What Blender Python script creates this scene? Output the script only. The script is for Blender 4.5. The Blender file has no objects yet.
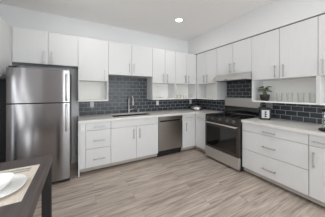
import bpy, bmesh, math, random
from mathutils import Vector, Matrix
random.seed(7)
S = bpy.context.scene
C = S.collection
PI = math.pi

# ------------------------------------------------------------------ camera, world, lights, exposure
CAM = (-3.103, -3.505, 1.363)
cam_d = bpy.data.cameras.new('camera'); cam = bpy.data.objects.new('camera', cam_d); C.objects.link(cam)
cam.location = CAM; cam.rotation_euler = (PI/2, 0, -math.radians(28.8))
cam_d.sensor_fit = 'HORIZONTAL'; cam_d.sensor_width = 36.0
cam_d.lens = 36.0*155.8/325.0
cam_d.shift_y = -(108.5-92.73)/325.0
cam_d.clip_start = 0.02
S.camera = cam

w = bpy.data.worlds.new('sky'); S.world = w; w.use_nodes = True
bg = w.node_tree.nodes['Background']; bg.inputs[0].default_value = (0.86, 0.93, 1.0, 1); bg.inputs[1].default_value = 3.0

def area(name, loc, rot, sx, sy, power, col=(1,1,1)):
    l = bpy.data.lights.new(name, 'AREA'); l.shape = 'RECTANGLE'; l.size = sx; l.size_y = sy; l.energy = power; l.color = col
    o = bpy.data.objects.new(name, l); C.objects.link(o); o.location = loc; o.rotation_euler = rot
    return o
# daylight entering by the two openings of the wall behind the camera
area('window_daylight', (-2.33, -6.55, 1.35), (PI/2+.45, 0, 0), 1.3, 2.1, 60, (0.90, 0.955, 1.0))
area('window_daylight.001', (-.80, -6.55, 1.35), (PI/2+.45, 0, 0), 1.3, 2.1, 60, (0.90, 0.955, 1.0))
# and by the two tall openings of the left wall
area('window_daylight.002', (-4.27, -1.96, 1.35), (PI/2+.3, 0, -PI/2), .36, 2.1, 12, (0.90, 0.955, 1.0))
area('window_daylight.003', (-4.27, -2.70, 1.35), (PI/2+.3, 0, -PI/2), .36, 2.1, 12, (0.90, 0.955, 1.0))
DOWNLIGHT_W = 5.5
S.view_settings.view_transform = 'Standard'; S.view_settings.look = 'None'
S.view_settings.gamma = 1; S.view_settings.use_curve_mapping = False
S.view_settings.exposure = -0.55
S.cycles.max_bounces = 10; S.cycles.diffuse_bounces = 6; S.cycles.caustics_reflective = False; S.cycles.caustics_refractive = False

# ------------------------------------------------------------------ materials
def srgb(r, g, b):
    f = lambda c: (c/255/12.92) if c/255 <= .04045 else ((c/255+.055)/1.055)**2.4
    return (f(r), f(g), f(b), 1)
def new_mat(name):
    m = bpy.data.materials.new(name); m.use_nodes = True
    return m, m.node_tree, m.node_tree.nodes['Principled BSDF']
def N(nt, t, **kw):
    n = nt.nodes.new(t)
    for k, v in kw.items(): setattr(n, k, v)
    return n
def noise_mat(name, col, rough=.5, metal=0, amt=.06, scale=(8,8,8), detail=3, bump=0, rvar=0, coat=0):
    m, nt, p = new_mat(name)
    tc = N(nt, 'ShaderNodeTexCoord'); mp = N(nt, 'ShaderNodeMapping'); mp.inputs['Scale'].default_value = scale
    nz = N(nt, 'ShaderNodeTexNoise'); nz.inputs['Scale'].default_value = 1; nz.inputs['Detail'].default_value = detail
    nt.links.new(tc.outputs['Object'], mp.inputs[0]); nt.links.new(mp.outputs[0], nz.inputs['Vector'])
    cr = N(nt, 'ShaderNodeValToRGB')
    lo = tuple(max(0, c*(1-amt)) for c in col[:3])+(1,); hi = tuple(min(1, c*(1+amt)) for c in col[:3])+(1,)
    cr.color_ramp.elements[0].position = .3; cr.color_ramp.elements[1].position = .7
    cr.color_ramp.elements[0].color = lo; cr.color_ramp.elements[1].color = hi
    nt.links.new(nz.outputs['Fac'], cr.inputs[0]); nt.links.new(cr.outputs[0], p.inputs['Base Color'])
    p.inputs['Roughness'].default_value = rough; p.inputs['Metallic'].default_value = metal
    if coat: p.inputs['Coat Weight'].default_value = coat
    if rvar:
        mr = N(nt, 'ShaderNodeMapRange'); mr.inputs['To Min'].default_value = rough-rvar; mr.inputs['To Max'].default_value = rough+rvar
        nt.links.new(nz.outputs['Fac'], mr.inputs['Value']); nt.links.new(mr.outputs[0], p.inputs['Roughness'])
    if bump:
        b = N(nt, 'ShaderNodeBump'); b.inputs['Strength'].default_value = bump; b.inputs['Distance'].default_value = .002
        nt.links.new(nz.outputs['Fac'], b.inputs['Height']); nt.links.new(b.outputs[0], p.inputs['Normal'])
    return m
M = {}
M['wall'] = noise_mat('wall_paint', srgb(228,228,228), .75, amt=.012, scale=(30,30,30), bump=.05)
M['ceiling'] = noise_mat('ceiling_paint', srgb(243,241,239), .85, amt=.012, scale=(20,20,20), bump=.05)
M['cab'] = noise_mat('white_laminate', srgb(220,220,219), .38, amt=.018, scale=(60,60,4), detail=4, bump=.03)
M['inner'] = noise_mat('niche_white_bright', srgb(248,247,243), .5, amt=.01, scale=(20,20,5))  # cabinet white made brighter, standing in for light inside the open shelves
M['kick'] = noise_mat('taupe_kickboard', srgb(178,172,164), .5, amt=.04, scale=(40,40,5))
M['steel'] = noise_mat('brushed_steel', srgb(206,204,202), .36, 1, amt=.03, scale=(3,3,260), detail=2, rvar=.03)
M['steelv'] = noise_mat('brushed_steel_fridge', srgb(150,147,147), .19, 1, amt=.012, scale=(3,3,260), detail=2)
M['steeld'] = noise_mat('brushed_steel_dishwasher', srgb(168,162,157), .34, 1, amt=.03, scale=(3,3,260), detail=2)
for k in ('steel', 'steelv', 'steeld'):                                # horizontal brushing smears reflections vertically
    nt_ = M[k].node_tree; p_ = nt_.nodes['Principled BSDF']
    p_.inputs['Anisotropic'].default_value = .9; p_.inputs['Anisotropic Rotation'].default_value = .25
    tg = nt_.nodes.new('ShaderNodeTangent'); tg.direction_type = 'RADIAL'; tg.axis = 'Z'; nt_.links.new(tg.outputs[0], p_.inputs['Tangent'])
M['steell'] = noise_mat('satin_steel', srgb(214,211,208), .46, 1, amt=.03, scale=(3,3,260), detail=2)
M['panel'] = noise_mat('dark_steel', srgb(82,76,73), .4, .7, amt=.05, scale=(3,3,200))
M['knob'] = noise_mat('knob_grey', srgb(112,107,104), .35, .6, amt=.05, scale=(60,60,60))
M['handle'] = noise_mat('satin_nickel', srgb(196,194,190), .38, .85, amt=.03, scale=(90,90,90))
M['black'] = noise_mat('black_enamel', srgb(30,29,29), .28, amt=.1, scale=(30,30,30))
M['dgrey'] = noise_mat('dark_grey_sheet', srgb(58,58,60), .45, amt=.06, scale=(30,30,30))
M['bglass'] = noise_mat('black_glass', srgb(16,15,15), .06, amt=.08, scale=(3,3,3), coat=.4)
M['plastic'] = noise_mat('black_plastic', srgb(26,26,27), .35, amt=.08, scale=(40,40,40))
M['white_pl'] = noise_mat('white_plastic', srgb(235,235,233), .35, amt=.01, scale=(40,40,40))
M['panel_pale'] = noise_mat('pale_silver', srgb(205,206,207), .4, amt=.02, scale=(40,40,40))
M['greyplate'] = noise_mat('grey_plate', srgb(150,152,154), .4, amt=.02, scale=(40,40,40))
M['ceramic'] = noise_mat('white_ceramic', srgb(240,240,238), .15, amt=.01, scale=(10,10,10), coat=.3)
M['cream'] = noise_mat('cream_stoneware', srgb(228,222,206), .3, amt=.02, scale=(20,20,20))
M['gap_shade'] = noise_mat('gap_shade_grey', srgb(112,110,107), .6, amt=.04, scale=(20,20,20))  # grey standing in for the shade in the gap under the soffit
M['pot'] = noise_mat('black_pot', srgb(36,32,31), .5, amt=.25, scale=(25,25,60), bump=.2)
M['soil'] = noise_mat('soil', srgb(52,40,30), .9, amt=.3, scale=(80,80,80), bump=.6)
M['leaf'] = noise_mat('leaf_green', srgb(80,112,45), .4, amt=.4, scale=(30,30,30))
M['stem'] = noise_mat('stem_green', srgb(96,112,56), .5, amt=.15, scale=(30,30,30))
M['mat'] = noise_mat('woven_beige', srgb(214,203,190), .8, amt=.10, scale=(220,60,10), bump=.3)
M['basin'] = noise_mat('sink_steel', srgb(64,60,56), .5, .6, amt=.06, scale=(80,4,4))
M['tabled'] = noise_mat('dark_wood', srgb(80,72,69), .45, amt=.22, scale=(60,3,60), detail=5, bump=.06)
M['tablel'] = noise_mat('dark_wood_leg', srgb(27,22,21), .6, amt=.2, scale=(60,60,3), detail=5)

# counter top: pale grey quartz with fine flecks
m, nt, p = new_mat('quartz'); M['quartz'] = m
tc = N(nt,'ShaderNodeTexCoord'); n1 = N(nt,'ShaderNodeTexNoise'); n1.inputs['Scale'].default_value = 6; n1.inputs['Detail'].default_value = 5
n2 = N(nt,'ShaderNodeTexVoronoi'); n2.inputs['Scale'].default_value = 220
nt.links.new(tc.outputs['Object'], n1.inputs['Vector']); nt.links.new(tc.outputs['Object'], n2.inputs['Vector'])
cr = N(nt,'ShaderNodeValToRGB'); cr.color_ramp.elements[0].position=.35; cr.color_ramp.elements[1].position=.7
cr.color_ramp.elements[0].color = srgb(228,225,220); cr.color_ramp.elements[1].color = srgb(237,234,230)
mx = N(nt,'ShaderNodeMixRGB'); mx.blend_type='MULTIPLY'; mx.inputs[0].default_value=.12
nt.links.new(n1.outputs['Fac'], cr.inputs[0]); nt.links.new(cr.outputs[0], mx.inputs[1]); nt.links.new(n2.outputs['Color'], mx.inputs[2])
nt.links.new(mx.outputs[0], p.inputs['Base Color']); p.inputs['Roughness'].default_value=.28

# floor: wide plank, weathered taupe oak running along the sink wall
m, nt, p = new_mat('plank_floor'); M['floor'] = m
tc = N(nt,'ShaderNodeTexCoord')
br = N(nt,'ShaderNodeTexBrick'); br.offset=.37; br.offset_frequency=2
br.inputs['Scale'].default_value=1; br.inputs['Brick Width'].default_value=1.22; br.inputs['Row Height'].default_value=.18
br.inputs['Mortar Size'].default_value=.0016; br.inputs['Mortar Smooth'].default_value=.3; br.inputs['Bias'].default_value=0
br.inputs['Color1'].default_value=(0,0,0,1); br.inputs['Color2'].default_value=(1,1,1,1); br.inputs['Mortar'].default_value=(.5,.5,.5,1)
nt.links.new(tc.outputs['Object'], br.inputs['Vector'])
mp = N(nt,'ShaderNodeMapping'); mp.inputs['Scale'].default_value=(1.1,15,1)
off = N(nt,'ShaderNodeVectorMath'); off.operation='ADD'
sc = N(nt,'ShaderNodeVectorMath'); sc.operation='SCALE'; sc.inputs['Scale'].default_value=9
nt.links.new(br.outputs['Color'], sc.inputs[0]); nt.links.new(tc.outputs['Object'], off.inputs[0]); nt.links.new(sc.outputs[0], off.inputs[1])
nt.links.new(off.outputs[0], mp.inputs[0])
g1 = N(nt,'ShaderNodeTexNoise'); g1.inputs['Scale'].default_value=1.4; g1.inputs['Detail'].default_value=8; g1.inputs['Roughness'].default_value=.62; g1.inputs['Distortion'].default_value=.6
nt.links.new(mp.outputs[0], g1.inputs['Vector'])
mp2 = N(nt,'ShaderNodeMapping'); mp2.inputs['Scale'].default_value=(5,70,1); nt.links.new(off.outputs[0], mp2.inputs[0])
g2 = N(nt,'ShaderNodeTexNoise'); g2.inputs['Scale'].default_value=1; g2.inputs['Detail'].default_value=5; nt.links.new(mp2.outputs[0], g2.inputs['Vector'])
cr = N(nt,'ShaderNodeValToRGB'); e = cr.color_ramp.elements
e[0].position=.30; e[0].color=srgb(132,119,109); e[1].position=.68; e[1].color=srgb(214,200,187)
x = e.new(.48); x.color=srgb(188,173,161)
nt.links.new(g1.outputs['Fac'], cr.inputs[0])
cr2 = N(nt,'ShaderNodeValToRGB'); cr2.color_ramp.elements[0].position=.3; cr2.color_ramp.elements[0].color=(.72,.71,.70,1); cr2.color_ramp.elements[1].position=.62; cr2.color_ramp.elements[1].color=(1.0,1.0,1.0,1)
nt.links.new(g2.outputs['Fac'], cr2.inputs[0])
mA = N(nt,'ShaderNodeMixRGB'); mA.blend_type='MULTIPLY'; mA.inputs[0].default_value=.8
nt.links.new(cr.outputs[0], mA.inputs[1]); nt.links.new(cr2.outputs[0], mA.inputs[2])
tone = N(nt,'ShaderNodeMapRange'); tone.inputs['To Min'].default_value=.93; tone.inputs['To Max'].default_value=1.04
nt.links.new(br.outputs['Color'], tone.inputs['Value'])
mB = N(nt,'ShaderNodeMixRGB'); mB.blend_type='MULTIPLY'; mB.inputs[0].default_value=1
nt.links.new(mA.outputs[0], mB.inputs[1]); nt.links.new(tone.outputs[0], mB.inputs[2])
mC = N(nt,'ShaderNodeMixRGB'); mC.inputs[2].default_value=srgb(132,118,108)
nt.links.new(br.outputs['Fac'], mC.inputs[0]); nt.links.new(mB.outputs[0], mC.inputs[1])
nt.links.new(mC.outputs[0], p.inputs['Base Color']); p.inputs['Roughness'].default_value=.42
bp = N(nt,'ShaderNodeBump'); bp.inputs['Strength'].default_value=.15; bp.inputs['Distance'].default_value=.002
nt.links.new(g2.outputs['Fac'], bp.inputs['Height']); nt.links.new(bp.outputs[0], p.inputs['Normal'])

# dark grey subway tile with pale grout; the texture lies in the wall's own plane
def tile_mat(name, axis):
    m, nt, p = new_mat(name)
    tc = N(nt,'ShaderNodeTexCoord'); sp = N(nt,'ShaderNodeSeparateXYZ'); cb = N(nt,'ShaderNodeCombineXYZ')
    nt.links.new(tc.outputs['Object'], sp.inputs[0])
    nt.links.new(sp.outputs[axis], cb.inputs[0])
    ad = N(nt,'ShaderNodeMath'); ad.operation='SUBTRACT'; ad.inputs[1].default_value=.906
    nt.links.new(sp.outputs['Z'], ad.inputs[0]); nt.links.new(ad.outputs[0], cb.inputs[1])
    br = N(nt,'ShaderNodeTexBrick'); br.offset=.5
    br.inputs['Scale'].default_value=1; br.inputs['Brick Width'].default_value=.157; br.inputs['Row Height'].default_value=.0795
    br.inputs['Mortar Size'].default_value=.0036; br.inputs['Mortar Smooth'].default_value=.15; br.inputs['Bias'].default_value=0
    br.inputs['Color1'].default_value=srgb(62,66,70); br.inputs['Color2'].default_value=srgb(74,78,82); br.inputs['Mortar'].default_value=srgb(168,170,172)
    nt.links.new(cb.outputs[0], br.inputs['Vector'])
    nz = N(nt,'ShaderNodeTexNoise'); nz.inputs['Scale'].default_value=9; nz.inputs['Detail'].default_value=4
    nt.links.new(cb.outputs[0], nz.inputs['Vector'])
    mr = N(nt,'ShaderNodeMapRange'); mr.inputs['To Min'].default_value=.82; mr.inputs['To Max'].default_value=1.15
    nt.links.new(nz.outputs['Fac'], mr.inputs['Value'])
    mx = N(nt,'ShaderNodeMixRGB'); mx.blend_type='MULTIPLY'; mx.inputs[0].default_value=1
    nt.links.new(br.outputs['Color'], mx.inputs[1]); nt.links.new(mr.outputs[0], mx.inputs[2]); nt.links.new(mx.outputs[0], p.inputs['Base Color'])
    rr = N(nt,'ShaderNodeMapRange'); rr.inputs['To Min'].default_value=.22; rr.inputs['To Max'].default_value=.75; p.inputs['Specular IOR Level'].default_value=.3
    nt.links.new(br.outputs['Fac'], rr.inputs['Value']); nt.links.new(rr.outputs[0], p.inputs['Roughness'])
    b = N(nt,'ShaderNodeBump'); b.invert=True; b.inputs['Strength'].default_value=.4; b.inputs['Distance'].default_value=.002
    nt.links.new(br.outputs['Fac'], b.inputs['Height']); nt.links.new(b.outputs[0], p.inputs['Normal'])
    return m
M['tileX'] = tile_mat('subway_tile_sink_wall', 'X'); M['tileY'] = tile_mat('subway_tile_range_wall', 'Y')
m, nt, p = new_mat('clear_glass'); M['glass'] = m          # thin walled: see-through with facing-angle reflections
tr = N(nt,'ShaderNodeBsdfTransparent'); gs = N(nt,'ShaderNodeBsdfGlossy'); gs.inputs['Roughness'].default_value=.05
nz = N(nt,'ShaderNodeTexNoise'); nz.inputs['Scale'].default_value=5; crg = N(nt,'ShaderNodeValToRGB')
crg.color_ramp.elements[0].color=(.975,.98,.98,1); crg.color_ramp.elements[1].color=(.99,.992,.992,1)
nt.links.new(nz.outputs['Fac'], crg.inputs[0]); nt.links.new(crg.outputs[0], tr.inputs[0])
lw = N(nt,'ShaderNodeLayerWeight'); lw.inputs['Blend'].default_value=.12; ms = N(nt,'ShaderNodeMixShader')
nt.links.new(lw.outputs['Facing'], ms.inputs[0]); nt.links.new(tr.outputs[0], ms.inputs[1]); nt.links.new(gs.outputs[0], ms.inputs[2])
nt.links.new(ms.outputs[0], nt.nodes['Material Output'].inputs['Surface'])
m, nt, p = new_mat('lamp_lens'); M['lamp'] = m
p.inputs['Emission Color'].default_value=(1,.95,.86,1); p.inputs['Emission Strength'].default_value=14

# ------------------------------------------------------------------ mesh helpers
def box(bm, a, b, bev=0.0, seg=2):
    """axis aligned box between the two corners, optional rounded edges"""
    lo = [min(p,q) for p,q in zip(a,b)]; hi = [max(p,q) for p,q in zip(a,b)]
    t = bmesh.new()
    bmesh.ops.create_cube(t, size=1)
    for v in t.verts: v.co = Vector([lo[i]+(v.co[i]+.5)*(hi[i]-lo[i]) for i in range(3)])
    if bev: bmesh.ops.bevel(t, geom=t.edges[:], offset=bev, segments=seg, profile=.5, affect='EDGES')
    merge(bm, t)
def merge(bm, t):
    mm = {v: bm.verts.new(v.co) for v in t.verts}
    for f in t.faces:
        try:
            nf = bm.faces.new([mm[v] for v in f.verts]); nf.smooth = f.smooth
        except ValueError: pass
    t.free()
def tube(bm, pts, r, n=12, cap=True, radii=None):
    pts = [Vector(p) for p in pts]; rings = []; up = None
    for i, p in enumerate(pts):
        d = (pts[min(i+1,len(pts)-1)]-pts[max(i-1,0)]).normalized()
        if up is None: up = d.orthogonal().normalized()
        up = (up-d*up.dot(d)).normalized()
        s = d.cross(up); rr = radii[i] if radii else r
        rings.append([bm.verts.new(p+(up*math.cos(2*PI*k/n)+s*math.sin(2*PI*k/n))*rr) for k in range(n)])
    for a, b in zip(rings, rings[1:]):
        for k in range(n):
            f = bm.faces.new((a[k], a[(k+1)%n], b[(k+1)%n], b[k])); f.smooth = True
    if cap: bm.faces.new(rings[0][::-1]); bm.faces.new(rings[-1])
def lathe(bm, prof, c, n=28, axis='Z', close=False):
    """revolve (radius, height) pairs around a vertical (or other) axis through c"""
    rings = []
    c = Vector(c)
    for r, h in prof:
        ring = []
        for k in range(n):
            x, y = r*math.cos(2*PI*k/n), r*math.sin(2*PI*k/n)
            v = {'Z': Vector((x,y,h)), 'X': Vector((h,x,y)), 'Y': Vector((x,h,y))}[axis]
            ring.append(bm.verts.new(c+v))
        rings.append(ring)
    for a, b in zip(rings, rings[1:]):
        for k in range(n):
            f = bm.faces.new((a[k], a[(k+1)%n], b[(k+1)%n], b[k])); f.smooth = True
    if not close:
        bm.faces.new(rings[0][::-1]); bm.faces.new(rings[-1])
    bmesh.ops.recalc_face_normals(bm, faces=bm.faces[:])
def prism(bm, poly, axis, a, b):
    """extrude a 2D outline along an axis from a to b"""
    def P(u, v, t): return {'X':(t,u,v), 'Y':(u,t,v), 'Z':(u,v,t)}[axis]
    A = [bm.verts.new(P(u,v,a)) for u,v in poly]; B = [bm.verts.new(P(u,v,b)) for u,v in poly]
    bm.faces.new(A); bm.faces.new(B[::-1]); n = len(poly)
    for k in range(n): bm.faces.new((A[k], B[k], B[(k+1)%n], A[(k+1)%n]))
    bmesh.ops.recalc_face_normals(bm, faces=bm.faces[:])
def origin(o):
    v = Vector((0,0,0))
    while o is not None: v += o.location; o = o.parent
    return v
def obj(name, bm, mat, parent=None, bevel=0):
    if parent is not None:
        d = origin(parent)
        for v in bm.verts: v.co -= d
    bmesh.ops.recalc_face_normals(bm, faces=bm.faces[:])
    for e in bm.edges:                                      # keep corners crisp where faces turn sharply
        if len(e.link_faces) == 2 and e.calc_face_angle(0) > .65: e.smooth = False
    me = bpy.data.meshes.new(name); bm.to_mesh(me); bm.free()
    me.materials.append(mat)
    o = bpy.data.objects.new(name, me); C.objects.link(o)
    if parent is not None: o.parent = parent
    return o
def bx(name, a, b, mat, parent=None, bev=0.0, seg=2):
    bm = bmesh.new(); box(bm, a, b, bev, seg); return obj(name, bm, mat, parent)
def tag(o, label, cat, group=None):
    o['label'] = label; o['category'] = cat
    if group: o['group'] = group
    return o
def thing(name, label, cat, loc, group=None):
    o = bpy.data.objects.new(name, None); C.objects.link(o); o.location = loc; o.empty_display_size = .05
    return tag(o, label, cat, group)
def struct(o): o['kind'] = 'structure'; return o
def dup(root, loc, label, rz=0):
    r = root.copy(); C.objects.link(r); r.location = loc; r['label'] = label; r.rotation_euler = (0,0,rz)
    for ch in list(root.children):
        c = ch.copy(); C.objects.link(c); c.parent = r
        for g in ch.children:
            d = g.copy(); C.objects.link(d); d.parent = c
    return r

# ------------------------------------------------------------------ room shell
ZC = 2.817
XL, YF = -4.33, -6.7
struct(bx('floor', (XL-.1, YF-.1, -.1), (.1, .1, 0), M['floor']))
struct(bx('ceiling', (XL-.1, YF-.1, ZC), (.1, .1, ZC+.1), M['ceiling']))
struct(bx('wall_back', (XL-.1, 0, 0), (.1, .1, ZC), M['wall']))
struct(bx('wall_right', (0, YF, 0), (.1, 0, ZC), M['wall']))
bm = bmesh.new()                                             # left wall with two tall narrow window openings
for a, b in ((YF, -2.90), (-2.50, -2.16), (-1.76, 0)): box(bm, (XL-.1, a, 0), (XL, b, ZC))
for a, b in ((-2.90, -2.50), (-2.16, -1.76)):
    box(bm, (XL-.1, a, 0), (XL, b, .25)); box(bm, (XL-.1, a, 2.45), (XL, b, ZC))
struct(obj('wall_left', bm, M['wall']))
for i, (a, b) in enumerate(((-2.90, -2.50), (-2.16, -1.76))):
    bm = bmesh.new()
    for q in (a, b-.04): box(bm, (XL-.08, q, .25), (XL-.02, q+.04, 2.45))
    for q in (.25, 2.41): box(bm, (XL-.08, a+.04, q), (XL-.02, b-.04, q+.04))
    struct(obj('window_%d' % (i+3), bm, M['white_pl']))
bm = bmesh.new()                                             # wall behind the camera with two window openings
for a, b in ((XL, -3.0), (-1.65, -1.47), (-.12, 0)): box(bm, (a, YF-.1, 0), (b, YF, ZC))
for a, b in ((-3.0, -1.65), (-1.47, -.12)):
    box(bm, (a, YF-.1, 0), (b, YF, .25)); box(bm, (a, YF-.1, 2.45), (b, YF, ZC))
struct(obj('wall_front', bm, M['wall']))
for i, (a, b) in enumerate(((-3.0, -1.65), (-1.47, -.12))):
    bm = bmesh.new()
    for q in (a, (a+b)/2-.025, b-.05): box(bm, (q, YF-.08, .25), (q+.05, YF-.02, 2.45))
    for q in (.25, 2.40): box(bm, (a, YF-.08, q), (b, YF-.02, q+.05))
    struct(obj('window_%d' % (i+1), bm, M['white_pl']))
# soffit over the range-wall cabinets
struct(bx('trim_3', (-.356, -4.6, 2.381), (0, 0, ZC), M['wall']))
struct(bx('shade_gap_strip', (-.332, -4.6, 2.366), (0, -.35, 2.381), M['gap_shade']))  # strip coloured as the shadow between cabinet tops and soffit
# tiled splashbacks, and a plain dark grey panel left of the refrigerator
struct(bx('trim_4', (-3.066, -.008, .906), (0, 0, 1.80), M['tileX']))
struct(bx('trim_5', (-.008, -4.2, .906), (0, -.008, 1.80), M['tileY']))
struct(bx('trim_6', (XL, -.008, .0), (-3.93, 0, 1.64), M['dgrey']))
struct(bx('baseboard_back', (-3.93, -.014, 0), (-3.086, 0, .13), M['white_pl']))

# ------------------------------------------------------------------ cabinets
D_UP, D_BASE = .345, .635
Z_TOP, Z_DOOR, Z_SHELF = 2.365, 1.585, 1.203
T = .02      # door thickness
def mp(wall):
    """maps (along, depth from wall, z) to world; along = x for the sink wall, y for the range wall, and on the left wall"""
    if wall == 'A': return lambda s, d, z: (s, -d, z)
    if wall == 'B': return lambda s, d, z: (-d, s, z)
    if wall == 'L': return lambda s, d, z: (XL+d, s, z)
def pull(f, s, z, d, vertical, parent, L=.19):
    """bar pull: a square bar on two posts"""
    bm = bmesh.new()
    if vertical:
        box(bm, f(s-.006, d+.026, z-L/2), f(s+.006, d+.037, z+L/2), .002)
        for q in (-1, 1): box(bm, f(s-.005, d, z+q*(L/2-.02)-.005), f(s+.005, d+.028, z+q*(L/2-.02)+.005))
    else:
        box(bm, f(s-L/2, d+.026, z-.006), f(s+L/2, d+.037, z+.006), .002)
        for q in (-1, 1): box(bm, f(s+q*(L/2-.02)-.005, d, z-.005), f(s+q*(L/2-.02)+.005, d+.028, z+.005))
    o = obj('handle', bm, M['handle'], parent); o['label'] = 'brushed nickel bar handle'
    return o
G = .0028
def front(kind, f, s0, s1, z0, z1, d, parent, hs=None, hz=None, vertical=True):
    """door or drawer front with its pull"""
    s0, s1 = min(s0,s1), max(s0,s1)
    o = bx(kind, f(s0+G, d-T+.001, z0+G), f(s1-G, d, z1-G), M['cab'], parent, .0015)
    if hs is not None: pull(f, hs, hz, d, vertical, o)
    return o
def upper(label, wall, s0, s1, splits, handles, zb=Z_DOOR, niche=True, hz=None, end=None, divider=None, group=None):
    f = mp(wall); lo, hi = min(s0,s1), max(s0,s1)
    r = thing('wall_cabinet', label, 'cabinet', f((lo+hi)/2, 0.0, (Z_SHELF if niche else zb)), group)
    bm = bmesh.new(); e = .0006; t = .018; c = D_UP-T
    box(bm, f(lo+e, .009, zb), f(hi-e, c, Z_TOP))
    if niche:
        for a in (lo+e, hi-e-t): box(bm, f(a, .009, Z_SHELF), f(a+t, D_UP-.002, zb))
        pass
    obj('carcass', bm, M['cab'], r)
    if niche:
        bx('back_panel', f(lo+e+t, .009, Z_SHELF), f(hi-e-t, .0198, zb), M['inner'], r)
        bx('shelf', f(lo+e+t, .02, Z_SHELF), f(hi-e-t, D_UP-.002, Z_SHELF+.02), M['inner'], r)
    xs = [lo]+splits+[hi]
    for a, b, h in zip(xs, xs[1:], handles):
        front('door', f, a, b, zb, Z_TOP, D_UP, r, h, (hz if hz else zb+.115))
    return r
upper('white two-door cabinet above the refrigerator', 'A', -3.963, -3.084, [-3.517], [-3.575, -3.468], zb=1.83, niche=False)
upper('white single-door cabinet with open shelf between refrigerator and sink cabinets', 'A', -3.084, -2.565, [], [-2.637])
upper('short white two-door cabinet hung above the sink', 'A', -2.565, -1.619, [-2.096], [-2.146, -2.050], zb=1.72, niche=False, hz=1.875)
upper('white two-door cabinet right of sink, small bowl in its open shelf', 'A', -1.619, -1.003, [-1.298], [-1.351, -1.240])
upper('white two-door corner cabinet with three cream cups in its open shelf', 'A', -1.003, -.347, [-.668], [-.716, -.622])
upper('white two-door range-wall cabinet with empty open shelf, left of hood', 'B', -1.022, -.347, [-.690], [-.745, -.635])
upper('short white two-door cabinet directly above the range hood', 'B', -1.820, -1.022, [-1.427], [-1.475, -1.372], zb=1.745, niche=False, hz=1.87)
upper('wide white two-door cabinet with plant and tumblers in its open shelf', 'B', -2.701, -1.820, [-2.258], [-2.314, -2.202])
upper('white cabinet at the right edge beyond the tumblers', 'B', -3.42, -2.701, [-3.06], [-3.11, -2.742])
# left wall cabinet
r = thing('wall_cabinet', 'white cabinet on the left wall beside the refrigerator', 'cabinet', (XL, -.86, 1.585))
bx('carcass', (XL+.002, -1.50, 1.585), (XL+.33, -.36, Z_TOP), M['cab'], r)
front('door', mp('L'), -1.50, -.93, 1.585, Z_TOP, .35, r, -.99, 1.70)
front('door', mp('L'), -.93, -.36, 1.585, Z_TOP, .35, r, -.87, 1.70)
struct(bx('trim_2', (XL+.001, -.343, 1.585), (-3.966, -.009, Z_TOP), M['cab']))      # filler in the corner

Z0, ZS = .107, .862       # underside of the fronts, underside of the worktop
Z1, Z2 = .418, .726
def base(label, wall, s0, s1, name='base_cabinet', carc=None, cat='cabinet', hollow=False):
    f = mp(wall); lo, hi = min(s0,s1), max(s0,s1)
    r = thing(name, label, cat, f((lo+hi)/2, .3, 0))
    bm = bmesh.new(); a, b = carc or (lo+.0006, hi-.0006)
    if hollow:
        for q in (a, b-.018): box(bm, f(q, .010, Z0-.004), f(q+.018, D_BASE-T, ZS))
        box(bm, f(a+.018, .010, Z0-.004), f(b-.018, D_BASE-T, Z0+.014)); box(bm, f(a+.018, .010, Z0+.014), f(b-.018, .02, ZS))
        box(bm, f(a+.018, D_BASE-T-.018, Z2-.02), f(b-.018, D_BASE-T, ZS))
    else: box(bm, f(a, .010, Z0-.004), f(b, D_BASE-T, ZS))
    obj('carcass', bm, M['cab'], r)
    bx('kickboard', f(a, D_BASE-.066, .038), f(b, D_BASE-.048, Z0-.0045), M['kick'], r)
    bx('plinth', f(a, .06, 0), f(b, D_BASE-.13, Z0-.0045), M['dgrey'], r)
    return r, f
r, f = base('white three-drawer base cabinet beside the refrigerator gap', 'A', -3.064, -2.572, 'drawer_cabinet')
bx('end_panel', (-3.084, -D_BASE-.001, 0), (-3.0645, -.010, ZS), M['cab'], r, .001)
bx('filler_panel', f(-3.064+G, D_BASE-T+.001, Z0+G), f(-2.976-G, D_BASE, ZS-.003), M['cab'], r, .001)
for a, b, hz in ((Z2, ZS-.002, .785), (Z1, Z2, .548), (Z0, Z1, .238)):
    front('drawer', f, -2.976, -2.572, a, b, D_BASE, r, -2.768, hz, False)
r, f = base('white two-door sink cabinet with long false front', 'A', -2.572, -1.624, 'sink_cabinet', hollow=True)
front('false_front', f, -2.572, -1.624, Z2, ZS-.002, D_BASE, r)
front('door', f, -2.572, -2.097, Z0, Z2, D_BASE, r, -2.152, .582)
front('door', f, -2.097, -1.624, Z0, Z2, D_BASE, r, -2.030, .582)
# corner unit: one carcass that turns the corner
r = thing('corner_cabinet', 'white corner base cabinet between dishwasher and range', 'cabinet', (-.62, -.62, 0))
bm = bmesh.new()
prism(bm, [(-1.010,-.011), (-.011,-.011), (-.011,-1.024), (-.615,-1.024), (-.615,-.615), (-1.010,-.615)], 'Z', Z0-.004, ZS)
obj('carcass', bm, M['cab'], r)
bm = bmesh.new()
prism(bm, [(-1.010,-.569), (-.569,-.569), (-.569,-1.024), (-.587,-1.024), (-.587,-.587), (-1.010,-.587)], 'Z', .038, Z0-.0045)
obj('kickboard', bm, M['kick'], r)
bm = bmesh.new()
prism(bm, [(-1.010,-.06), (-.06,-.06), (-.06,-1.024), (-.505,-1.024), (-.505,-.505), (-1.010,-.505)], 'Z', 0, Z0-.0045)
obj('plinth', bm, M['dgrey'], r)
fA, fB = mp('A'), mp('B')
front('drawer', fA, -1.010, -.637, Z2, ZS-.002, D_BASE, r, -.835, .79, False)
front('door', fA, -1.010, -.637, Z0, Z2, D_BASE, r, -.911, .582)
front('drawer', fB, -1.024, -.637, Z2, ZS-.002, D_BASE, r, -.83, .79, False)
front('door', fB, -1.024, -.637, Z0, Z2, D_BASE, r)
r, f = base('wide white three-drawer cabinet right of the range', 'B', -2.702, -1.830, 'drawer_cabinet')
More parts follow.
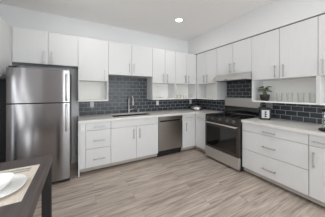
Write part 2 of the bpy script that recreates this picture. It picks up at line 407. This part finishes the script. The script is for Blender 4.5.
for a, b, hz in ((Z2, ZS-.002, .775), (Z1, Z2, .552), (Z0, Z1, .228)):
    front('drawer', f, -2.702, -1.832, a, b, D_BASE, r, -2.258, hz, False)
r, f = base('white cabinet with one drawer above a door, cut by right edge', 'B', -3.42, -2.704)
front('drawer', f, -3.42, -2.704, Z2, ZS-.002, D_BASE, r, -2.83, .785, False)
front('door', f, -3.42, -2.704, Z0, Z2, D_BASE, r, -2.748, .568)

# ------------------------------------------------------------------ worktops with sink cut-out
ZT = .906; DC = .66
SX0, SX1, SY0, SY1 = -2.50, -1.69, -.50, -.13
bm = bmesh.new()
box(bm, (-3.084, -DC, ZS+.001), (SX0, -.010, ZT)); box(bm, (SX1, -DC, ZS+.001), (-.010, -.010, ZT))
box(bm, (SX0, -DC, ZS+.001), (SX1, SY0, ZT)); box(bm, (SX0, SY1, ZS+.001), (SX1, -.010, ZT))
box(bm, (-DC, -1.024, ZS+.001), (-.010, -DC, ZT))
tag(obj('countertop', bm, M['quartz']), 'pale grey L-shaped worktop around the sink and corner', 'countertop')
tag(bx('countertop', (-DC, -3.42, ZS+.001), (-.010, -1.830, ZT), M['quartz'], None, .002), 'pale grey worktop right of the range, holding the toaster', 'countertop')
# sink
r = thing('kitchen_sink', 'steel basin set into the pale grey worktop', 'sink', ((SX0+SX1)/2, (SY0+SY1)/2, .68))
bm = bmesh.new(); t = .004; zb = .69
box(bm, (SX0+.0005, SY0+.0005, zb), (SX1-.0005, SY1-.0005, zb+t))
for a, b in (((SX0+.0005, SY0+t), (SX0+t, SY1-t)), ((SX1-t, SY0+t), (SX1-.0005, SY1-t)), ((SX0+.0005, SY0+.0005), (SX1-.0005, SY0+t)), ((SX0+.0005, SY1-t), (SX1-.0005, SY1-.0005))):
    box(bm, (a[0], a[1], zb), (b[0], b[1], ZT-.020))
obj('basin', bm, M['basin'], r)
bm = bmesh.new(); lathe(bm, [(.045,zb+t), (.045,zb+t+.004), (.03,zb+t+.005), (.028,zb+t+.002)], (-2.095,-.26,0)); obj('drain', bm, M['handle'], r)
# faucet
fx, fy = -2.082, -.085
r = thing('kitchen_faucet', 'tall steel pull-down faucet behind the sink', 'faucet', (fx, fy, ZT))
bm = bmesh.new(); lathe(bm, [(.028,ZT), (.028,ZT+.008), (.02,ZT+.014), (.017,ZT+.09), (.0165,ZT+.10)], (fx,fy,0)); obj('base', bm, M['handle'], r)
pts = [(fx,fy,ZT+.10), (fx,fy,ZT+.30)]
for k in range(1, 13):
    a = PI*k/13; pts.append((fx+.07*(1-math.cos(a))*.35, fy-.075*(1-math.cos(a)), ZT+.30+.085*math.sin(a)))
ex, ey = pts[-1][0], pts[-1][1]
pts.append((ex, ey-.002, ZT+.29))
bm = bmesh.new(); tube(bm, pts, .0135); obj('spout', bm, M['handle'], r)
bm = bmesh.new(); lathe(bm, [(.015,ZT+.29), (.019,ZT+.27), (.020,ZT+.20), (.017,ZT+.185)], (ex,ey,0)); obj('spray_head', bm, M['handle'], r)
bm = bmesh.new(); tube(bm, [(fx+.015,fy,ZT+.07), (fx+.05,fy-.005,ZT+.078), (fx+.10,fy-.01,ZT+.10)], .007); obj('lever', bm, M['handle'], r)
r = thing('soap_dispenser', 'small steel soap pump beside the faucet', 'soap dispenser', (-1.865, -.085, ZT))
bm = bmesh.new(); lathe(bm, [(.02,ZT), (.02,ZT+.01), (.012,ZT+.016), (.011,ZT+.06)], (-1.865,-.085,0)); obj('base', bm, M['handle'], r)
bm = bmesh.new(); tube(bm, [(-1.865,-.085,ZT+.06), (-1.865,-.087,ZT+.075), (-1.865,-.11,ZT+.08), (-1.865,-.15,ZT+.072)], .008); obj('spout', bm, M['handle'], r)

# ------------------------------------------------------------------ refrigerator
FX0, FX1, FY = -3.915, -3.190, -.75
r = thing('refrigerator', 'tall stainless steel top-freezer refrigerator', 'refrigerator', ((FX0+FX1)/2, -.4, 0))
bm = bmesh.new(); box(bm, (FX0+.004, -.672, .05), (FX1-.004, -.03, 1.695), .006)
box(bm, (FX0+.03, -.64, .0), (FX1-.03, -.05, .05)); obj('body', bm, M['dgrey'], r)
bx('toe_grille', (FX0+.01, -.70, .012), (FX1-.01, -.641, .062), M['plastic'], r, .004)
def fdoor(z0, z1):
    """door with a softly bowed front and rounded corners"""
    bm = bmesh.new(); poly = [(FX0, -.676), (FX0, FY+.016)]
    n = 14; W = FX1-FX0
    for k in range(n+1):
        s = k/n; u = 2*s-1
        poly.append((FX0+.010+(W-.020)*s, FY+.004-.010*(1-u*u)-(.004 if 0 < k < n else 0)))
    poly += [(FX1, FY+.016), (FX1, -.676)]
    prism(bm, poly, 'Z', z0, z1)
    for fc in bm.faces:
        if abs(fc.normal.z) < .5 and fc.normal.y < -.9: fc.smooth = True
    return bm
for z0, z1, h0, h1 in ((1.223, 1.700, 1.245, 1.640), (.066, 1.207, .790, 1.185)):
    d = obj('door', fdoor(z0, z1), M['steelv'], r)
    bm = bmesh.new(); hx = FX1-.050
    tube(bm, [(hx, FY+.008, h0), (hx, FY-.045, h0+.012), (hx, FY-.055, h0+.035), (hx, FY-.058, (h0+h1)/2), (hx, FY-.055, h1-.035), (hx, FY-.045, h1-.012), (hx, FY+.008, h1)], .014, 10)
    obj('handle', bm, M['handle'], d)
bm = bmesh.new()
for q in (FX0+.02, ): box(bm, (q, -.735, 1.700), (q+.09, -.60, 1.722), .005)
obj('hinge_cover', bm, M['plastic'], r)

# ------------------------------------------------------------------ dishwasher
DX0, DX1 = -1.620, -1.014
r = thing('dishwasher', 'stainless steel dishwasher under the worktop', 'dishwasher', ((DX0+DX1)/2, -.3, 0))
bx('body', (DX0, -.60, .14), (DX1, -.03, .858), M['dgrey'], r)
bx('kick_plate', (DX0+.002, -.565, 0), (DX1-.002, -.55, .14), M['plastic'], r)
bm = bmesh.new(); box(bm, (DX0+.003, -.643, .145), (DX1-.003, -.601, .742), .004); box(bm, (DX0+.003, -.615, .742), (DX1-.003, -.601, .778))
d = obj('door', bm, M['steeld'], r)
bx('pocket_handle', (DX0+.05, -.618, .744), (DX1-.05, -.612, .776), M['plastic'], d)
bx('control_panel', (DX0+.003, -.643, .778), (DX1-.003, -.601, .852), M['steeld'], r, .004)

# ------------------------------------------------------------------ range
RY0, RY1 = -1.824, -1.030; RF = -.70
r = thing('kitchen_range', 'stainless and black freestanding range with front knobs', 'range', (-.35, (RY0+RY1)/2, 0))
bx('body', (-.655, RY0, .02), (-.03, RY1, .895), M['black'], r, .003)
bx('cooktop', (RF+.005, RY0, .896), (-.10, RY1, .914), M['bglass'], r, .004)
for (bxx, byy, rad) in ((-.52,-1.23,.10), (-.52,-1.62,.085), (-.25,-1.23,.075), (-.25,-1.62,.10)):
    bm = bmesh.new(); lathe(bm, [(rad, .9141), (rad, .9152), (rad-.006, .9152), (rad-.006, .9141)], (bxx,byy,0), 32); obj('burner', bm, M['dgrey'], r)
bm = bmesh.new(); prism(bm, [(-.10,.896), (-.085,.93), (-.085,1.075), (-.02,1.075), (-.02,.896)], 'Y', RY0, RY1); g = obj('backguard', bm, M['bglass'], r)
bm = bmesh.new(); prism(bm, [(-.088,1.070), (-.088,1.225), (-.078,1.250), (-.06,1.258), (-.015,1.258), (-.015,1.070)], 'Y', RY0+.001, RY1-.001); obj('trim_panel', bm, M['steell'], g)
bm = bmesh.new(); prism(bm, [(RF+.045,.895), (RF+.012,.895), (RF-.004,.80), (RF+.045,.80)], 'Y', RY0, RY1)
p_ = obj('control_panel', bm, M['panel'], r)
for yk in (-1.10, -1.235, -1.43, -1.59, -1.72):
    bm = bmesh.new(); lathe(bm, [(.027,0), (.027,-.008), (.022,-.010), (.020,-.034), (.017,-.037)], (RF+.004, yk, .85), 20, 'X')
    box(bm, (RF-.036, yk-.004, .85-.017), (RF-.030, yk+.004, .85+.017))
    obj('knob', bm, M['knob'], r)
d = bx('oven_door', (RF-.006, RY0+.004, .252), (RF+.044, RY1-.004, .792), M['panel'], r, .006)
bx('window', (RF-.0075, RY0+.05, .30), (RF-.004, RY1-.05, .70), M['bglass'], d)
bm = bmesh.new(); hx = RF-.055
tube(bm, [(RF, RY1-.04, .765), (hx+.01, RY1-.035, .765), (hx, RY1-.05, .765), (hx, RY0+.05, .765), (hx+.01, RY0+.035, .765), (RF, RY0+.04, .765)], .014, 12)
obj('handle', bm, M['handle'], d)
bx('storage_drawer', (RF-.006, RY0+.004, .045), (RF+.044, RY1-.004, .245), M['steell'], r, .006)
for yy in (RY0+.05, RY1-.05):
    for xx in (-.60, -.10):
        bm = bmesh.new(); lathe(bm, [(.018,0), (.018,.02)], (xx,yy,0), 12); obj('foot', bm, M['plastic'], r)

# hood
HY0, HY1 = -1.819, -1.023
r = thing('range_hood', 'slim stainless hood under the short cabinet above the range', 'range hood', (-.25, (HY0+HY1)/2, 1.60))
bm = bmesh.new()
prism(bm, [(-.010,1.744), (-.347,1.744), (-.490,1.648), (-.497,1.640), (-.497,1.608), (-.010,1.608)], 'Y', HY0, HY1)
obj('canopy', bm, M['steell'], r)
bx('filter', (-.46, HY0+.06, 1.602), (-.05, HY1-.06, 1.6075), M['dgrey'], r)
bm = bmesh.new()
for k in range(3): box(bm, (-.500, -1.36-.03*k, 1.618), (-.497, -1.345-.03*k, 1.630))
obj('switch', bm, M['plastic'], r)

# ------------------------------------------------------------------ ceiling downlights (one in the picture, the unseen rest added to light the room)
def downlight(loc, label):
    r = thing('ceiling_downlight', label, 'ceiling light', loc, 'recessed ceiling downlights')
    x, y, z = loc
    bm = bmesh.new(); lathe(bm, [(.062,z-.001), (.064,z-.006), (.086,z-.005), (.090,z-.0005), (.090,z), (.062,z)], (x,y,0), 32); obj('ring', bm, M['white_pl'], r)
    bm = bmesh.new(); lathe(bm, [(.062,z-.004), (.0615,z-.001)], (x,y,0), 32); obj('lens', bm, M['lamp'], r)
    return r
d0 = downlight((-1.313, -.934, ZC), 'round recessed downlight glowing in the ceiling')
spots = [(-1.313,-.934), (-2.95,-.95), (-1.313,-2.5), (-2.95,-2.5), (-1.313,-4.6), (-2.95,-4.6)]
where = ['', 'above the refrigerator front', 'above the drawers right of the range', 'above the camera side of the dining table', 'by the right front window', 'by the left front window']
for i, (x, y) in enumerate(spots):
    if i: dup(d0, (x, y, ZC), 'added unseen ceiling downlight '+where[i])
    l = bpy.data.lights.new('downlight_beam', 'AREA'); l.shape = 'DISK'; l.size = .11; l.energy = DOWNLIGHT_W; l.color = (1,.985,.97)
    o = bpy.data.objects.new('downlight_beam', l); C.objects.link(o); o.location = (x, y, ZC-.012)

# ------------------------------------------------------------------ outlets
def outlet(c, axis, label, mat, w=.07, h=.115, slots=True):
    """plate with two sockets; axis = the wall it faces out from"""
    x, y, z = c
    r = thing('power_outlet', label, 'outlet', c, 'wall outlets')
    f = (lambda s,d,zz: (x+s, y-d, z+zz)) if axis == 'A' else (lambda s,d,zz: (x-d, y+s, z+zz))
    bx('cover_plate', f(-w/2, 0, -h/2), f(w/2, .006, h/2), mat, r, .002)
    for q in (-1, 1):
        s = bx('socket', f(-.017, .005, q*.027-.014), f(.017, .0075, q*.027+.014), mat, r, .001)
        bm = bmesh.new()
        for e in (-1, 1): box(bm, f(e*.007-.0015, .0074, q*.027-.006), f(e*.007+.0015, .0078, q*.027+.006))
        obj('slot', bm, M['plastic'], s)
    return r
outlet((-2.830, -.0082, 1.121), 'A', 'white outlet on the tile under the single-door cabinet', M['white_pl'])
outlet((-1.325, -.0082, 1.105), 'A', 'white outlet on the tile right of the faucet', M['white_pl'])
outlet((-.275, -.0082, 1.105), 'A', 'white outlet on the tile in the corner above the dish', M['white_pl'])
outlet((-.0082, -1.945, 1.125), 'B', 'grey outlet on the tile behind the toaster', M['greyplate'], .11)
outlet((-3.018, -D_BASE-.0002, .775), 'A', 'white outlet on the narrow panel left of the drawers', M['white_pl'], .06, .10)

# ------------------------------------------------------------------ things on the worktops
# toaster
tx0, tx1, ty0, ty1 = -.355, -.175, -2.085, -1.905
r = thing('toaster', 'small black toaster with pale end panel and three dark buttons', 'toaster', ((tx0+tx1)/2, (ty0+ty1)/2, ZT))
bm = bmesh.new(); box(bm, (tx0, ty0, ZT+.012), (tx1, ty1, ZT+.205), .03, 4)
for sx in (tx0+.055, tx1-.075): box(bm, (sx, ty0+.03, ZT+.2035), (sx+.02, ty1-.03, ZT+.2062))
for f_ in bm.faces: f_.smooth = False
obj('body', bm, M['plastic'], r)
for q in (tx0+.03, tx1-.03):
    for w_ in (ty0+.03, ty1-.03):
        bm = bmesh.new(); lathe(bm, [(.012,ZT), (.012,ZT+.016)], (q,w_,0), 12); obj('foot', bm, M['plastic'], r)
pn = bx('end_panel', (tx0+.035, ty0-.004, ZT+.03), (tx1-.035, ty0+.004, ZT+.165), M['panel_pale'], r, .003)
for k in range(3):
    bm = bmesh.new(); lathe(bm, [(.014,0), (.014,-.007), (.011,-.009)], ((tx0+tx1)/2, ty0-.004, ZT+.062+.036*k), 16, 'Y'); obj('button', bm, M['plastic'], pn)
bx('lever', (tx0-.022, ty0+.03, ZT+.145), (tx0+.004, ty0+.075, ZT+.163), M['plastic'], r, .004)
r.rotation_euler = (0, 0, -math.radians(52))
# coffee jug
jx, jy = -.50, -2.845
r = thing('coffee_jug', 'glass coffee jug with black lid on round base, right edge', 'coffee jug', (jx, jy, ZT))
bm = bmesh.new(); lathe(bm, [(.085,ZT), (.092,ZT+.006), (.092,ZT+.022), (.086,ZT+.028), (.070,ZT+.028), (.066,ZT+.022)], (jx,jy,0), 36); obj('base', bm, M['plastic'], r)
bm = bmesh.new(); lathe(bm, [(.060,ZT+.030), (.064,ZT+.04), (.064,ZT+.23), (.061,ZT+.23), (.061,ZT+.042), (.058,ZT+.034)], (jx,jy,0), 32); obj('jug_glass', bm, M['glass'], r)
bm = bmesh.new(); lathe(bm, [(.066,ZT+.232), (.070,ZT+.236), (.070,ZT+.262), (.058,ZT+.270), (.014,ZT+.274), (.014,ZT+.290), (.010,ZT+.294)], (jx,jy,0), 32); obj('lid', bm, M['plastic'], r)
bm = bmesh.new(); tube(bm, [(jx+.05,jy-.045,ZT+.22), (jx+.075,jy-.08,ZT+.215), (jx+.08,jy-.09,ZT+.14), (jx+.07,jy-.075,ZT+.07), (jx+.047,jy-.043,ZT+.06)], .010, 10); obj('handle', bm, M['plastic'], r)
# corner dish
cx_, cy_ = -.31, -.30
r = thing('serving_dish', 'round steel dish with domed lid in the worktop corner', 'dish', (cx_, cy_, ZT))
bm = bmesh.new(); lathe(bm, [(.12,ZT), (.150,ZT+.012), (.160,ZT+.022), (.156,ZT+.024), (.11,ZT+.014)], (cx_,cy_,0), 36); obj('tray', bm, M['dgrey'], r)
bm = bmesh.new(); lathe(bm, [(.144,ZT+.0245), (.146,ZT+.065), (.138,ZT+.085), (.11,ZT+.100), (.06,ZT+.108), (.02,ZT+.110)], (cx_,cy_,0), 36); obj('lid', bm, M['steell'], r)
bm = bmesh.new(); lathe(bm, [(.010,ZT+.109), (.008,ZT+.114), (.016,ZT+.118), (.013,ZT+.126), (.004,ZT+.128)], (cx_,cy_,0), 20); obj('knob', bm, M['handle'], r)

# ------------------------------------------------------------------ things on the open shelves
ZH = Z_SHELF+.0202
gl = bmesh.new(); lathe(gl, [(.034,0), (.037,.004), (.042,.140), (.0400,.140), (.0355,.012), (.032,.010)], (0,0,0), 28)
lbl = ['clear glass tumbler nearest the plant on the open shelf', 'clear glass tumbler, second from the plant', 'clear glass tumbler, third from the plant', 'clear glass tumbler farthest from the plant']
g0 = None
for (x, y), s in zip(((-.19,-2.188), (-.19,-2.330), (-.20,-2.472), (-.20,-2.604)), lbl):
    if g0 is None:
        g0 = tag(obj('tumbler', gl, M['glass']), s, 'glass', 'glass tumblers on the open shelf'); g0.location = (x, y, ZH)
    else: dup(g0, (x, y, ZH), s)
r0 = None
cups = [(-.832,-.21,'leftmost of the three cream cups on the corner shelf'), (-.727,-.21,'middle one of the three cream cups on the corner shelf'), (-.622,-.21,'rightmost of the three cream cups, nearest the corner')]
for x, y, s in cups:
    if r0 is None:
        r0 = thing('cup', s, 'cup', (0,0,0), 'cream cups on the corner shelf')
        bm = bmesh.new(); lathe(bm, [(.030,0), (.036,.006), (.040,.085), (.037,.085), (.033,.010), (.028,.008)], (0,0,0), 24); obj('bowl', bm, M['cream'], r0)
        bm = bmesh.new(); tube(bm, [(.037,0,.070), (.058,0,.068), (.064,0,.045), (.055,0,.024), (.035,0,.022)], .005, 8); obj('handle', bm, M['cream'], r0)
        r0.location = (x, y, ZH); r0.rotation_euler = (0,0,.9)
    else: dup(r0, (x, y, ZH), s, .9)
bm = bmesh.new(); lathe(bm, [(.028,0), (.030,.006), (.052,.040), (.049,.041), (.028,.012), (.02,.010)], (0,0,0), 24)
o = tag(obj('small_bowl', bm, M['ceramic']), 'small white bowl on the shelf right of the sink', 'bowl'); o.location = (-1.30, -.20, ZH)
# plant
px, py = -.235, -1.985
r = thing('potted_plant', 'leafy green plant in a black pot on open shelf', 'plant', (px, py, ZH))
bm = bmesh.new(); lathe(bm, [(.046,ZH), (.060,ZH+.012), (.074,ZH+.06), (.076,ZH+.095), (.070,ZH+.110), (.064,ZH+.110), (.066,ZH+.090), (.05,ZH+.085)], (px,py,0), 28); obj('pot', bm, M['pot'], r)
bm = bmesh.new(); lathe(bm, [(.066,ZH+.088), (.05,ZH+.096), (.01,ZH+.099)], (px,py,0), 20); obj('soil', bm, M['soil'], r)
stems = bmesh.new(); leaves = []
def leaf_bm(base, tip, wid, droop):
    """a pointed oval leaf with a fold along its midrib, given thickness"""
    bm = bmesh.new(); base = Vector(base); tip = Vector(tip); d = tip-base; L = d.length; d.normalize()
    s = d.cross(Vector((0,0,1)));  s = s.normalized() if s.length > .1 else Vector((1,0,0)); up = s.cross(d)
    rows = []; n = 6
    for k in range(n+1):
        t = k/n; wdt = wid*math.sin(PI*min(1,t*.93+.05))**.8; c = base+d*L*t-Vector((0,0,1))*droop*t*t
        rows.append([bm.verts.new(c-s*wdt+up*wdt*.35), bm.verts.new(c), bm.verts.new(c+s*wdt+up*wdt*.35)])
    for a, b in zip(rows, rows[1:]):
        for j in range(2): f = bm.faces.new((a[j], a[j+1], b[j+1], b[j])); f.smooth = True
    bmesh.ops.solidify(bm, geom=bm.faces[:], thickness=.0015)
    return bm
for k in range(26):
    a = k*2.4+.3; rad = .014+.032*((k*7)%5)/4; h = .085+.10*((k*3)%7)/6
    b0 = Vector((px+.02*math.cos(a), py+.02*math.sin(a), ZH+.096)); b1 = Vector((px+rad*math.cos(a)*1.2, py+rad*math.sin(a)*1.2, ZH+.10+h*.72))
    tube(stems, [b0, (b0+b1)/2+Vector((0,0,.01)), b1], .0022, 6)
    out = .038+.016*((k*5)%3)
    leaves.append((b1, b1+Vector((out*math.cos(a), out*math.sin(a), .028-.014*((k*2)%3))), .026+.007*(k%3), .012))
b1 = Vector((px, py-.045, ZH+.155)); tube(stems, [(px,py-.02,ZH+.096), b1], .0022, 6); leaves.append((b1, b1+Vector((-.005,-.062,.012)), .014, .004))
obj('stem', stems, M['stem'], r)
for lf in leaves: obj('leaf', leaf_bm(*lf), M['leaf'], r)

# ------------------------------------------------------------------ dining table in the foreground
TZ = .76; TX, TY = -3.312, -1.655
r = thing('dining_table', 'dark wooden dining table with square legs, lower left', 'table', (-3.77, -2.5, 0))
bx('tabletop', (-4.22, -3.30, TZ-.07), (TX, TY, TZ), M['tabled'], r, .003)
bm = bmesh.new(); i_ = .05
for a, b in (((-4.208+.075,TY-i_-.03), (TX-i_-.075,TY-i_-.008)), ((-4.208+.075,-3.288+.008), (TX-i_-.075,-3.288+.03)), ((TX-i_-.03,-3.288+.075), (TX-i_-.008,TY-i_-.075)), ((-4.208+.008,-3.288+.075), (-4.208+.03,TY-i_-.075))):
    box(bm, (a[0],a[1],TZ-.12), (b[0],b[1],TZ-.0702))
obj('apron', bm, M['tablel'], r)
for x in (-4.208, TX-.004-.070):
    for y in (-3.288, TY-.004-.070): bx('leg', (x, y, 0), (x+.070, y+.070, TZ-.0702), M['tablel'], r, .003)
# placemat, plate, bowl, cutlery
tag(bx('placemat', (-3.70, -2.37, TZ), (-3.373, -1.862, TZ+.003), M['mat'], None, .001), 'beige woven placemat under the white dishes', 'placemat')
def supers(bm, prof, c, n=40, p=2.5, rot=0):
    """rounded-square dish: rings on a superellipse"""
    rings = []
    for rr, h in prof:
        ring = []
        for k in range(n):
            a = 2*PI*k/n; cc, ss = math.cos(a), math.sin(a)
            q = rr/((abs(cc)**p+abs(ss)**p)**(1/p))
            ring.append(bm.verts.new((c[0]+q*math.cos(a+rot), c[1]+q*math.sin(a+rot), c[2]+h)))
        rings.append(ring)
    for A, B in zip(rings, rings[1:]):
        for k in range(n): f = bm.faces.new((A[k], A[(k+1)%n], B[(k+1)%n], B[k])); f.smooth = True
    bm.faces.new(rings[0][::-1]); bm.faces.new(rings[-1])
pc = (-3.548, -2.178, TZ+.0031)
bm = bmesh.new(); supers(bm, [(.085,0), (.09,.004), (.150,.017), (.153,.019), (.150,.021), (.092,.009), (.05,.008)], pc)
tag(obj('dinner_plate', bm, M['ceramic']), 'large white rounded-square plate on the beige placemat', 'plate')
bc = (pc[0]-.015, pc[1]-.005, pc[2]+.0095)
bm = bmesh.new(); supers(bm, [(.062,0), (.067,.004), (.100,.040), (.105,.054), (.102,.054), (.094,.040), (.06,.010), (.03,.008)], bc)
tag(obj('bowl', bm, M['ceramic']), 'white bowl stacked on the dinner plate', 'bowl')
def cut(kind, y, label):
    r = thing(kind, label, kind, (-3.53, y, TZ+.003))
    z = TZ+.0031
    bx('grip', (-3.52, y-.006, z), (-3.42, y+.006, z+.006), M['handle'], r, .002)
    bm = bmesh.new()
    if kind == 'knife': prism(bm, [(-3.52,y-.007), (-3.52,y+.006), (-3.62,y+.008), (-3.635,y)], 'Z', z+.001, z+.003)
    else:
        box(bm, (-3.575,y-.003,z+.001), (-3.52,y+.003,z+.004)); box(bm, (-3.595,y-.011,z+.001), (-3.575,y+.011,z+.003))
        for k in range(4): box(bm, (-3.64,y-.0105+.006*k,z+.001), (-3.595,y-.0075+.006*k,z+.003))
    obj('blade' if kind == 'knife' else 'tines', bm, M['handle'], r)
cut('knife', -1.915, 'steel knife on the placemat, farther from the plate')
cut('fork', -1.955, 'steel fork on the placemat, nearer the plate')
